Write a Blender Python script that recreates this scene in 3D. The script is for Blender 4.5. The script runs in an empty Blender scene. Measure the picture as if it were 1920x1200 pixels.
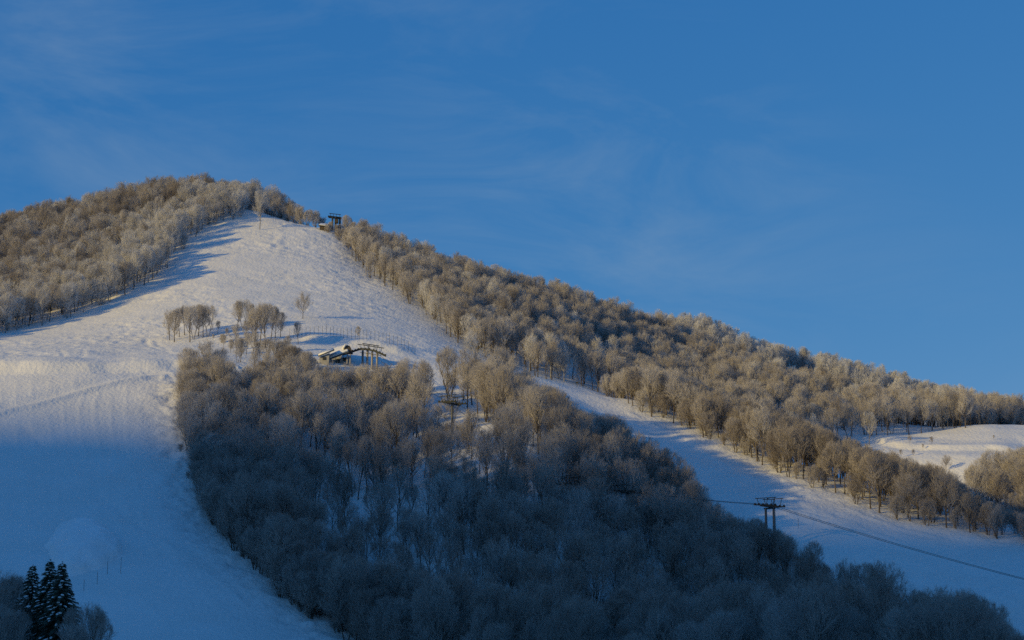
import bpy, bmesh, math, random
import numpy as np
from mathutils import Vector, Matrix, Euler

# ------------------------------------------------------------------ camera, sky, sun, exposure
SC = bpy.context.scene
COL = SC.collection
R = math.radians
FPX = 3200.0                       # focal length in photograph pixels (1920 wide)
PITCH = math.atan(650 / FPX)
CT, ST = math.cos(PITCH), math.sin(PITCH)
cam_d = bpy.data.cameras.new('camera')
cam_d.sensor_width = 36.0
cam_d.lens = 36.0 * FPX / 1920.0
cam_d.clip_start = 0.5
cam_d.clip_end = 20000
cam = bpy.data.objects.new('camera', cam_d)
COL.objects.link(cam)
cam.location = (0, 0, 0)
cam.rotation_euler = (math.pi / 2 + PITCH, 0, 0)
SC.camera = cam

SUN_EL = R(14.0)
SUN_H = Vector((-0.857, -0.515)).normalized()        # horizontal direction towards the sun
SUN_DIR = Vector((SUN_H.x * math.cos(SUN_EL), SUN_H.y * math.cos(SUN_EL), math.sin(SUN_EL)))
world = bpy.data.worlds.new('World')
SC.world = world
world.use_nodes = True
wn, wl = world.node_tree.nodes, world.node_tree.links
sky = wn.new('ShaderNodeTexSky')
sky.sky_type = 'NISHITA'
sky.sun_disc = False
sky.sun_elevation = SUN_EL
sky.sun_rotation = math.atan2(SUN_H.x, SUN_H.y)
sky.altitude = 1500
sky.air_density = 1.0
sky.dust_density = 0.0
sky.ozone_density = 2.0
wbg = wn['Background']
wbg.inputs[1].default_value = 0.105
# thin cirrus streaks drawn over the whole dome of the sky
tc = wn.new('ShaderNodeTexCoord')
mp = wn.new('ShaderNodeMapping')
mp.inputs['Rotation'].default_value = (0, R(-30), 0)
mp.inputs['Location'].default_value = (0.35, 0.0, 0.1)
mp.inputs['Scale'].default_value = (2.6, 2.6, 9.0)
nz = wn.new('ShaderNodeTexNoise')
nz.inputs['Scale'].default_value = 2.2
nz.inputs['Detail'].default_value = 8
nz.inputs['Roughness'].default_value = 0.62
nz.inputs['Distortion'].default_value = 0.6
rp = wn.new('ShaderNodeValToRGB')
rp.color_ramp.elements[0].position = 0.42
rp.color_ramp.elements[1].position = 0.85
n2 = wn.new('ShaderNodeTexNoise')
n2.inputs['Scale'].default_value = 2.1
n2.inputs['Detail'].default_value = 2
mp2 = wn.new('ShaderNodeMapping')
mp2.inputs['Location'].default_value = (-0.4, 0.6, 0.0)
r2 = wn.new('ShaderNodeValToRGB')
r2.color_ramp.elements[0].position = 0.42
r2.color_ramp.elements[1].position = 0.62
mu = wn.new('ShaderNodeMath')
mu.operation = 'MULTIPLY'
mu2 = wn.new('ShaderNodeMath')
mu2.operation = 'MULTIPLY'
mu2.inputs[1].default_value = 0.5
mx = wn.new('ShaderNodeMix')
mx.data_type = 'RGBA'
mx.inputs['B'].default_value = (2.2, 3.0, 3.9, 1)
wl.new(tc.outputs['Generated'], mp.inputs['Vector'])
wl.new(tc.outputs['Generated'], mp2.inputs['Vector'])
wl.new(mp.outputs[0], nz.inputs['Vector'])
wl.new(mp2.outputs[0], n2.inputs['Vector'])
wl.new(nz.outputs['Fac'], rp.inputs[0])
wl.new(n2.outputs['Fac'], r2.inputs[0])
wl.new(rp.outputs[0], mu.inputs[0])
wl.new(r2.outputs[0], mu.inputs[1])
wl.new(mu.outputs[0], mu2.inputs[0])
wl.new(mu2.outputs[0], mx.inputs['Factor'])
# clear, dry winter air: deeper blue and more even than the node's default atmosphere (one curve per channel, all directions alike)
sep, com = wn.new('ShaderNodeSeparateColor'), wn.new('ShaderNodeCombineColor')
wl.new(sky.outputs[0], sep.inputs[0])
for ch, (gain, power) in enumerate(((0.265, 1.12), (0.967, 0.537), (2.50, 0.276))):
    pw, ga = wn.new('ShaderNodeMath'), wn.new('ShaderNodeMath')
    pw.operation, ga.operation = 'POWER', 'MULTIPLY'
    pw.inputs[1].default_value = power
    ga.inputs[1].default_value = gain
    wl.new(sep.outputs[ch], pw.inputs[0])
    wl.new(pw.outputs[0], ga.inputs[0])
    wl.new(ga.outputs[0], com.inputs[ch])
wl.new(com.outputs[0], mx.inputs['A'])
wl.new(mx.outputs['Result'], wbg.inputs[0])

sun_d = bpy.data.lights.new('sun', 'SUN')
sun_d.energy = 2.75
sun_d.angle = R(0.8)
sun_d.color = (1.0, 0.74, 0.26)
sun = bpy.data.objects.new('sun', sun_d)
COL.objects.link(sun)
sun.rotation_euler = (-SUN_DIR).to_track_quat('-Z', 'Y').to_euler()
SC.view_settings.view_transform = 'Standard'
SC.view_settings.look = 'None'
SC.view_settings.exposure = 0.22
SC.view_settings.gamma = 1.0
SC.cycles.use_denoising = False
SC.cycles.max_bounces = 3
SC.cycles.diffuse_bounces = 2
SC.cycles.use_adaptive_sampling = True
SC.cycles.adaptive_threshold = 0.014

# ------------------------------------------------------------------ helpers
def px(u, v, Y):
    """point at forward distance Y on the sight line of photograph pixel (u, v)"""
    cx, cy = (u - 960) / FPX, (600 - v) / FPX
    d = CT - cy * ST
    return (Y * cx / d, Y, Y * (ST + cy * CT) / d)

def proj(x, y, z):
    d = y * CT + z * ST
    return 960 + FPX * x / d, 600 - FPX * (z * CT - y * ST) / d

def smooth(a, b, x):
    t = np.clip((x - a) / (b - a), 0, 1)
    return t * t * (3 - 2 * t)

def hash2(i, j, s):
    h = (i.astype(np.int64) * 374761393 + j.astype(np.int64) * 668265263 + s * 982451653) & 0xffffffff
    h = ((h ^ (h >> 13)) * 1274126177) & 0xffffffff
    return ((h ^ (h >> 16)) & 0xffff) / 65535.0

def vnoise(x, y, s=0):
    i, j = np.floor(x), np.floor(y)
    fx, fy = x - i, y - j
    fx, fy = fx * fx * (3 - 2 * fx), fy * fy * (3 - 2 * fy)
    a, b = hash2(i, j, s), hash2(i + 1, j, s)
    c, d = hash2(i, j + 1, s), hash2(i + 1, j + 1, s)
    return (a + (b - a) * fx + (c - a) * fy + (a - b - c + d) * fx * fy) * 2 - 1

def fbm(x, y, o=4, s=0):
    t, a = 0, 1.0
    for k in range(o):
        t = t + a * vnoise(x, y, s + k * 17)
        x, y, a = x * 2.03 + 11.3, y * 2.03 + 5.7, a * 0.5
    return t

def thing(name, label, cat, loc=(0, 0, 0), rz=0.0, sc=1.0, group=None):
    o = bpy.data.objects.new(name, None)
    o.empty_display_size = 0.5
    COL.objects.link(o)
    o.location = loc
    o.rotation_euler = (0, 0, rz)
    o.scale = (sc, sc, sc) if isinstance(sc, (int, float)) else sc
    o['label'] = label
    o['category'] = cat
    if group:
        o['group'] = group
    return o

def part(name, data, parent):
    o = bpy.data.objects.new(name, data)
    COL.objects.link(o)
    o.parent = parent
    return o

class MB:
    """collects boxes, bars and tubes into one mesh"""
    def __init__(s):
        s.v, s.f = [], []
    def add(s, vs, fs):
        n = len(s.v)
        s.v += [tuple(p) for p in vs]
        s.f += [tuple(i + n for i in f) for f in fs]
    def tube(s, pts, rad, n=6, cap=True):
        pts = [Vector(p) for p in pts]
        m = len(pts)
        rr = rad if hasattr(rad, '__len__') else [rad] * m
        base = len(s.v)
        for k, p in enumerate(pts):
            d = (pts[min(k + 1, m - 1)] - pts[max(k - 1, 0)])
            d = d.normalized() if d.length > 1e-9 else Vector((0, 0, 1))
            a = d.cross(Vector((0.31, 0.17, 0.93)) if abs(d.z) < 0.9 else Vector((1, 0.2, 0))).normalized()
            b = d.cross(a)
            for i in range(n):
                t = 2 * math.pi * i / n
                q = p + (a * math.cos(t) + b * math.sin(t)) * rr[k]
                s.v.append((q.x, q.y, q.z))
        for k in range(m - 1):
            for i in range(n):
                j = (i + 1) % n
                s.f.append((base + k * n + i, base + k * n + j, base + (k + 1) * n + j, base + (k + 1) * n + i))
        if cap:
            s.f.append(tuple(base + i for i in reversed(range(n))))
            s.f.append(tuple(base + (m - 1) * n + i for i in range(n)))
    def spike(s, p, q, r):
        d = q - p
        a = d.cross(Vector((0.3, 0.2, 0.93)))
        if a.length < 1e-6:
            a = Vector((1, 0, 0))
        a = a.normalized() * r
        b = d.cross(a).normalized() * r
        n = len(s.v)
        for w in (p + a, p - a * 0.5 + b * 0.87, p - a * 0.5 - b * 0.87, q):
            s.v.append((w.x, w.y, w.z))
        s.f += [(n, n + 1, n + 3), (n + 1, n + 2, n + 3), (n + 2, n, n + 3)]
    def box(s, c, d, rz=0.0, tilt=None):
        m = Matrix.Rotation(rz, 3, 'Z')
        if tilt is not None:
            m = m @ Euler(tilt).to_matrix()
        vs = []
        for x in (-.5, .5):
            for y in (-.5, .5):
                for z in (-.5, .5):
                    vs.append(Vector(c) + m @ Vector((x * d[0], y * d[1], z * d[2])))
        s.add(vs, [(0, 1, 3, 2), (4, 6, 7, 5), (0, 4, 5, 1), (2, 3, 7, 6), (0, 2, 6, 4), (1, 5, 7, 3)])
    def bar(s, p, q, w, h):
        """rectangular bar from p to q"""
        p, q = Vector(p), Vector(q)
        d = (q - p).normalized()
        a = d.cross(Vector((0, 0, 1)))
        a = (a.normalized() if a.length > 1e-4 else Vector((1, 0, 0))) 
        b = a.cross(d).normalized()
        a, b = a * w / 2, b * h / 2
        vs = [p - a - b, p + a - b, p + a + b, p - a + b, q - a - b, q + a - b, q + a + b, q - a + b]
        s.add(vs, [(3, 2, 1, 0), (4, 5, 6, 7), (0, 1, 5, 4), (1, 2, 6, 5), (2, 3, 7, 6), (3, 0, 4, 7)])
    def mesh(s, name, mat, smoothf=False):
        me = bpy.data.meshes.new(name)
        me.from_pydata(s.v, [], s.f)
        me.materials.append(mat)
        if smoothf:
            me.polygons.foreach_set('use_smooth', [True] * len(me.polygons))
        me.update()
        return me

# ------------------------------------------------------------------ materials
def mat(name, col, rough=0.8, noise=None, metallic=0.0, rand=0.0, bump=None, spec=0.3):
    m = bpy.data.materials.new(name)
    m.use_nodes = True
    n, l = m.node_tree.nodes, m.node_tree.links
    b = n['Principled BSDF']
    b.inputs['Roughness'].default_value = rough
    b.inputs['Metallic'].default_value = metallic
    b.inputs['Specular IOR Level'].default_value = spec
    b.inputs['Base Color'].default_value = (*col, 1)
    out = None
    g = n.new('ShaderNodeNewGeometry')
    if noise:
        col2, scale = noise
        t = n.new('ShaderNodeTexNoise')
        t.inputs['Scale'].default_value = scale
        t.inputs['Detail'].default_value = 5
        l.new(g.outputs['Position'], t.inputs['Vector'])
        r = n.new('ShaderNodeValToRGB')
        r.color_ramp.elements[0].position = 0.35
        r.color_ramp.elements[1].position = 0.68
        r.color_ramp.elements[0].color = (*col, 1)
        r.color_ramp.elements[1].color = (*col2, 1)
        l.new(t.outputs['Fac'], r.inputs[0])
        out = r.outputs[0]
    if rand:
        oi = n.new('ShaderNodeObjectInfo')
        h = n.new('ShaderNodeHueSaturation')
        mr = n.new('ShaderNodeMapRange')
        mr.inputs['To Min'].default_value = 1 - rand
        mr.inputs['To Max'].default_value = 1 + rand
        l.new(oi.outputs['Random'], mr.inputs['Value'])
        l.new(mr.outputs[0], h.inputs['Value'])
        mr2 = n.new('ShaderNodeMapRange')
        mr2.inputs['To Min'].default_value = 1.12
        mr2.inputs['To Max'].default_value = 0.85
        l.new(oi.outputs['Random'], mr2.inputs['Value'])
        l.new(mr2.outputs[0], h.inputs['Saturation'])
        if out:
            l.new(out, h.inputs['Color'])
        else:
            h.inputs['Color'].default_value = (*col, 1)
        out = h.outputs[0]
    if out:
        l.new(out, b.inputs['Base Color'])
    if bump:
        sc, st = bump
        t2 = n.new('ShaderNodeTexNoise')
        t2.inputs['Scale'].default_value = sc
        t2.inputs['Detail'].default_value = 4
        l.new(g.outputs['Position'], t2.inputs['Vector'])
        bp = n.new('ShaderNodeBump')
        bp.inputs['Strength'].default_value = st
        bp.inputs['Distance'].default_value = 0.3
        l.new(t2.outputs['Fac'], bp.inputs['Height'])
        l.new(bp.outputs[0], b.inputs['Normal'])
    return m

SNOW = mat('snow', (0.80, 0.775, 0.715), 0.55, ((0.85, 0.825, 0.77), 0.10), bump=(1.1, 0.8), spec=0.25)
def streaks(m):
    """ski and groomer marks: relief drawn out down the fall line"""
    n, l = m.node_tree.nodes, m.node_tree.links
    bp = next(x for x in n if x.type == 'BUMP')
    g = next(x for x in n if x.type == 'NEW_GEOMETRY')
    mpn, t = n.new('ShaderNodeMapping'), n.new('ShaderNodeTexNoise')
    mpn.inputs['Rotation'].default_value = (0, 0, R(-12))
    mpn.inputs['Scale'].default_value = (1.3, 0.14, 0.14)
    t.inputs['Scale'].default_value = 1.0
    t.inputs['Detail'].default_value = 3
    l.new(g.outputs['Position'], mpn.inputs['Vector'])
    l.new(mpn.outputs[0], t.inputs['Vector'])
    b2 = n.new('ShaderNodeBump')
    b2.inputs['Strength'].default_value = 0.22
    b2.inputs['Distance'].default_value = 0.25
    l.new(t.outputs['Fac'], b2.inputs['Height'])
    l.new(bp.outputs[0], b2.inputs['Normal'])
    l.new(b2.outputs[0], n['Principled BSDF'].inputs['Normal'])
streaks(SNOW)
SUN_TINTED_SNOW = mat('sun_tinted_snow', (0.90, 0.85, 0.80), 0.6, ((0.95, 0.91, 0.87), 0.2), bump=(1.2, 0.9))  # paler, warmer tint stands in for faint leftover sunlight on the pile
SNOW_CAP = mat('snow_cap', (0.84, 0.82, 0.77), 0.6, bump=(1.6, 0.4))
BARK = mat('bark', (0.075, 0.058, 0.045), 0.9, ((0.14, 0.115, 0.09), 1.3), rand=0.2)
BARK_FROST = mat('frosted_bark', (0.10, 0.085, 0.07), 0.9, ((0.42, 0.41, 0.40), 1.1), rand=0.15)
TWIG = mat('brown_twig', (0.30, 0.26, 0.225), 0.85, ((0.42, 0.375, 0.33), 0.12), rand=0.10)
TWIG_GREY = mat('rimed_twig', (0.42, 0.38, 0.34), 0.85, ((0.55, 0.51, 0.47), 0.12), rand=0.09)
TWIG_FROST = mat('frosted_twig', (0.52, 0.49, 0.45), 0.8, ((0.72, 0.70, 0.67), 0.12), rand=0.08)
NEEDLE = mat('spruce_needle', (0.03, 0.05, 0.032), 0.8, ((0.075, 0.10, 0.07), 1.5), rand=0.15)
STEEL = mat('galvanised_steel', (0.10, 0.105, 0.10), 0.6, ((0.15, 0.15, 0.14), 2.0))
DARK_STEEL = mat('dark_steel', (0.03, 0.035, 0.03), 0.8, ((0.055, 0.055, 0.05), 2.0))
CONCRETE = mat('pale_column_paint', (0.30, 0.28, 0.25), 0.8, ((0.40, 0.37, 0.33), 1.5))
WOOD = mat('dark_timber', (0.055, 0.045, 0.036), 0.85, ((0.10, 0.08, 0.06), 2.5))
WALLM = mat('pale_cladding', (0.30, 0.29, 0.26), 0.85, ((0.38, 0.36, 0.33), 1.2))
ROOFM = mat('roof_sheet', (0.06, 0.065, 0.06), 0.7, ((0.10, 0.10, 0.09), 1.5))
CABLE = mat('wire_rope', (0.03, 0.033, 0.036), 0.6, ((0.05, 0.05, 0.05), 3.0))
NETM = mat('net_cord', (0.09, 0.10, 0.12), 0.8, ((0.14, 0.14, 0.15), 3.0))

# ------------------------------------------------------------------ the mountain's shape
# survey points: (photograph column, [(row, distance) ...]) from the foot of the slope to the crest, then drops behind it
SURVEY = [
 (-700, [(1260, 230), (1060, 300), (860, 380), (720, 440), (650, 520), (600, 600), (560, 680)], None),
 (-330, [(1240, 245), (1030, 310), (860, 375), (735, 430), (690, 450), (640, 520), (600, 580), (510, 690)], None),
 (0, [(1200, 262), (1100, 290), (1000, 322), (850, 376), (780, 400), (706, 428), (690, 438), (640, 505), (622, 535), (540, 620), (462, 710)], None),
 (160, [(1200, 265), (1100, 293), (1000, 326), (850, 378), (780, 402), (704, 428), (689, 438), (640, 497), (590, 548), (500, 630), (420, 700)], None),
 (330, [(1200, 270), (1100, 298), (1000, 330), (850, 381), (780, 404), (702, 432), (686, 442), (635, 495), (560, 552), (490, 606), (420, 660), (383, 695)], None),
 (480, [(1200, 276), (1100, 303), (1000, 334), (850, 385), (780, 408), (700, 444), (650, 478), (600, 517), (520, 580), (450, 633), (413, 660), (398, 680)], None),
 (590, [(1200, 282), (1100, 309), (1000, 340), (850, 392), (780, 418), (700, 454), (655, 479), (600, 520), (520, 584), (460, 631), (424, 660)], None),
 (640, [(1200, 285), (1000, 343), (850, 396), (700, 458), (655, 483), (600, 525), (550, 566), (500, 603), (455, 640), (433, 664)], None),
 (700, [(1200, 288), (1100, 314), (1000, 346), (850, 400), (780, 425), (700, 462), (655, 487), (600, 530), (550, 573), (510, 607), (484, 635)], None),
 (850, [(1200, 294), (1100, 316), (1000, 343), (900, 371), (800, 407), (740, 440), (690, 476), (655, 508), (630, 532), (585, 576), (535, 628)], None),
 (1000, [(1200, 301), (1050, 330), (900, 364), (850, 379), (800, 402), (745, 445), (718, 486), (690, 524), (640, 566), (576, 628)], None),
 (1100, [(1200, 308), (1050, 341), (950, 367), (850, 405), (800, 435), (748, 484), (725, 522), (700, 548), (660, 582), (608, 632)], None),
 (1250, [(1200, 316), (1050, 354), (950, 388), (870, 425), (815, 458), (790, 474), (762, 492)], [(77, 525), (86, 560), (104, 610), (120, 645), (115, 690), (146, 765)]),
 (1400, [(1200, 320), (1050, 357), (960, 390), (905, 418), (862, 440), (822, 466)], [(62, 492), (74, 530), (90, 580), (106, 640), (103, 690), (139, 775)]),
 (1550, [(1200, 322), (1100, 345), (1000, 374), (935, 408), (884, 443)], [(46, 475), (67, 520), (79, 560), (93, 622), (91, 680), (131, 775)]),
 (1700, [(1200, 320), (1130, 336), (1050, 361), (987, 390), (940, 424)], [(37, 455), (60.5, 500), (66, 520), (72, 536), (81, 585), (88, 630), (87, 680), (120, 775)]),
 (1920, [(1200, 316), (1100, 344), (1024, 377), (988, 403)], [(32, 425), (44, 447), (59, 490), (66, 515), (76, 545), (78, 580), (80, 610), (80, 680), (109, 775)]),
 (2300, [(1200, 312), (1100, 345), (1040, 380), (1005, 410)], [(33, 440), (52, 490), (64, 550), (72, 610), (78, 680), (95, 775)]),
 (2750, [(1210, 310), (1110, 350), (1060, 400)], [(38, 480), (50, 560), (60, 660), (75, 775)]),
]
pts = []
for u, front, back in SURVEY:
    last = None
    for v, Y in front:
        p = px(u, v, Y)
        pts.append(p)
        last = p
    k = (u - 960) / FPX
    pts.append((k * 190, 190, -1.5 if u > -400 else 0))
    pts.append((k * 140, 140, -2.0))
    if back:
        for z, Y in back:
            pts.append((k * Y * 1.02, Y, z))
            last = (k * Y * 1.02, Y, z)
    x, y, z = last
    pts.append((x * 1.06, y + 45, z - 6))
    pts.append((x * 1.15, y + 120, z - 38))
    pts.append((x * 1.3, y + 260, z - 95))
PTS = np.array(pts)
CEN = PTS[:, :2] / 100.0
def tps(r2):
    return 0.5 * r2 * np.log(r2 + 1e-9)
n_ = len(CEN)
D2 = ((CEN[:, None] - CEN[None]) ** 2).sum(-1)
A = np.zeros((n_ + 3, n_ + 3))
A[:n_, :n_] = tps(D2) + np.eye(n_) * 0.002
A[:n_, n_] = 1
A[:n_, n_ + 1:] = CEN
A[n_:, :n_] = A[:n_, n_:].T
W = np.linalg.solve(A, np.concatenate([PTS[:, 2], [0, 0, 0]]))
def base_h(x, y):
    x = np.asarray(x, float).ravel()
    y = np.asarray(y, float).ravel()
    out = np.empty(len(x))
    for a in range(0, len(x), 40000):
        X = np.stack([x[a:a + 40000], y[a:a + 40000]], 1) / 100.0
        d = (X ** 2).sum(1)[:, None] + (CEN ** 2).sum(1)[None] - 2 * X @ CEN.T
        out[a:a + 40000] = tps(np.maximum(d, 0)) @ W[:n_] + W[n_] + X @ W[n_ + 1:]
    r = np.hypot(x, y)
    ang = np.degrees(np.abs(np.arctan2(x, y)))
    w = smooth(130, 190, r) * (1 - smooth(30, 48, ang)) * (1 - smooth(820, 1250, r))
    far = -2.5 + 30 * smooth(1500, 5000, r) + 5 * vnoise(x / 300, y / 300, 5)* smooth(200, 600, r)
    return out * w + far * (1 - w)

def hit(u, v, y0=200.0, y1=760.0, H=base_h):
    """where the sight line of pixel (u, v) first meets the ground"""
    Y = np.arange(y0, y1, 1.0)
    cx, cy = (u - 960) / FPX, (600 - v) / FPX
    d = CT - cy * ST
    x, z = Y * cx / d, Y * (ST + cy * CT) / d
    below = z < H(x, Y)
    if not below.any():
        k = int(np.argmin(z - H(x, Y)))
    else:
        k = int(np.argmax(below))
    return np.array([x[k], Y[k]])

def line(pix, step=30, **kw):
    """a pixel polyline walked over the ground: plan coordinates"""
    out = []
    for (a, b), (c, d) in zip(pix[:-1], pix[1:]):
        n = max(1, int(math.hypot(c - a, d - b) / step))
        for k in range(n):
            t = k / n
            out.append(hit(a + (c - a) * t, b + (d - b) * t, **kw))
    out.append(hit(*pix[-1], **kw))
    return np.array(out)

def dist_to(x, y, P):
    """distance to polyline, signed side and running length"""
    best = np.full(len(x), 1e9)
    side = np.zeros(len(x))
    run = np.zeros(len(x))
    acc = 0.0
    for (ax, ay), (bx, by) in zip(P[:-1], P[1:]):
        dx, dy = bx - ax, by - ay
        L2 = dx * dx + dy * dy + 1e-9
        t = np.clip(((x - ax) * dx + (y - ay) * dy) / L2, 0, 1)
        d = np.hypot(x - ax - t * dx, y - ay - t * dy)
        m = d < best
        best[m] = d[m]
        side[m] = np.sign((dx * (y - ay) - dy * (x - ax))[m])
        run[m] = acc + (t * math.sqrt(L2))[m]
        acc += math.sqrt(L2)
    return best, side, run, acc

def dist_near(x, y, P, margin):
    """dist_to, worked out only near the polyline"""
    (x0, y0), (x1, y1) = P.min(0) - margin, P.max(0) + margin
    m = (x > x0) & (x < x1) & (y > y0) & (y < y1)
    out = [np.full(len(x), 1e6), np.ones(len(x)), np.zeros(len(x))]
    L = 0.0
    if m.any():
        d, s, r, L = dist_to(x[m], y[m], P)
        for o_, v_ in zip(out, (d, s, r)):
            o_[m] = v_
    return (*out, L)

def inside(x, y, P):
    x, y = np.asarray(x), np.asarray(y)
    c = np.zeros(x.shape, bool)
    j = len(P) - 1
    for i in range(len(P)):
        xi, yi, xj, yj = P[i][0], P[i][1], P[j][0], P[j][1]
        m = ((yi > y) != (yj > y)) & (x < (xj - xi) * (y - yi) / (yj - yi + 1e-12) + xi)
        c ^= m
        j = i
    return c

def plan(u, Y):
    return np.array([(u - 960) / FPX * Y * 1.02, Y])

# outlines in plan
LEFT_PISTE = np.concatenate([line([(-60, 704), (120, 701), (262, 702)]), line([(262, 702), (268, 800), (300, 900), (360, 1010), (450, 1100), (560, 1200)]), [hit(600, 1235, y0=180), hit(-100, 1235, y0=180)]])
LEFT_EDGE = line([(345, 700), (350, 760), (350, 830), (366, 930), (398, 985), (440, 1040), (530, 1130), (640, 1200), (720, 1245)])
UPPER = np.concatenate([line([(-60, 640), (110, 607), (210, 572), (290, 534), (345, 467), (385, 432), (440, 414), (540, 410), (600, 426), (650, 470), (700, 522), (780, 577), (870, 652)]), line([(870, 652), (700, 640), (590, 605), (420, 620), (300, 640), (130, 660), (-60, 690)])])
CAT_TRACK = line([(-80, 800), (0, 779), (120, 748), (230, 716), (330, 698)])
BANK = line([(-80, 700), (0, 701), (90, 700), (200, 694), (330, 690)])
PASSES = [
 line([(30, 785), (35, 840), (50, 900), (52, 980)]),
 line([(88, 772), (100, 830), (108, 900), (113, 975)]),
 line([(118, 750), (121, 800), (125, 880), (130, 960)]),
 line([(160, 735), (148, 765), (150, 800), (160, 860), (172, 920), (195, 1000)]),
 line([(190, 728), (178, 755), (178, 790), (190, 860), (205, 930), (230, 1000)]),
 line([(237, 715), (236, 760), (240, 830), (255, 900), (275, 1000), (300, 1060)]),
 line([(265, 704), (266, 790), (280, 860), (305, 930), (340, 1000), (400, 1080), (470, 1150)]),
 line([(205, 730), (210, 800), (222, 880), (240, 960), (262, 1030)]),
 line([(0, 790), (10, 880), (15, 960), (0, 1040)]),
 line([(60, 780), (66, 850), (78, 910)]),
 line([(95, 705), (92, 740)]), line([(60, 706), (58, 752)]), line([(140, 703), (136, 735)]), line([(30, 707), (30, 765)]), line([(0, 712), (4, 775)]),
 line([(115, 733), (140, 728)]), line([(48, 848), (78, 847), (80, 880)]), line([(300, 1010), (370, 1100), (450, 1180)]),
 line([(150, 1000), (190, 1040), (240, 1100), (330, 1190)]),
]
RIDGE_PASS = [
 line([(1300, 830), (1420, 885), (1560, 950), (1700, 1000), (1900, 1040)]),
 line([(1180, 770), (1290, 830), (1420, 905), (1560, 975), (1720, 1035), (1920, 1075)]),
]
MOUND = line([(106, 988), (82, 1025), (95, 1060), (130, 1085), (190, 1070), (228, 1048), (234, 1025), (205, 1000), (150, 985), (106, 988)], 15)
MOUND_C = MOUND.mean(0)
STATION_BANK = line([(560, 641), (590, 640), (620, 642), (660, 650), (720, 657), (775, 668)])
SHELF_BANK = line([(1600, 815), (1650, 828), (1700, 840), (1780, 843), (1850, 842), (1930, 850)], y0=440)
TRACKS = [line([(-20, 676), (60, 655), (140, 641), (220, 630), (300, 624)], 12), line([(112, 660), (122, 672), (140, 674), (156, 668), (156, 656), (140, 655), (176, 645)], 8),
          line([(272, 635), (280, 647), (300, 655), (320, 659)], 8), line([(292, 637), (302, 648), (316, 656)], 8), line([(0, 690), (90, 681), (170, 676), (240, 678)], 12)]

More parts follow.
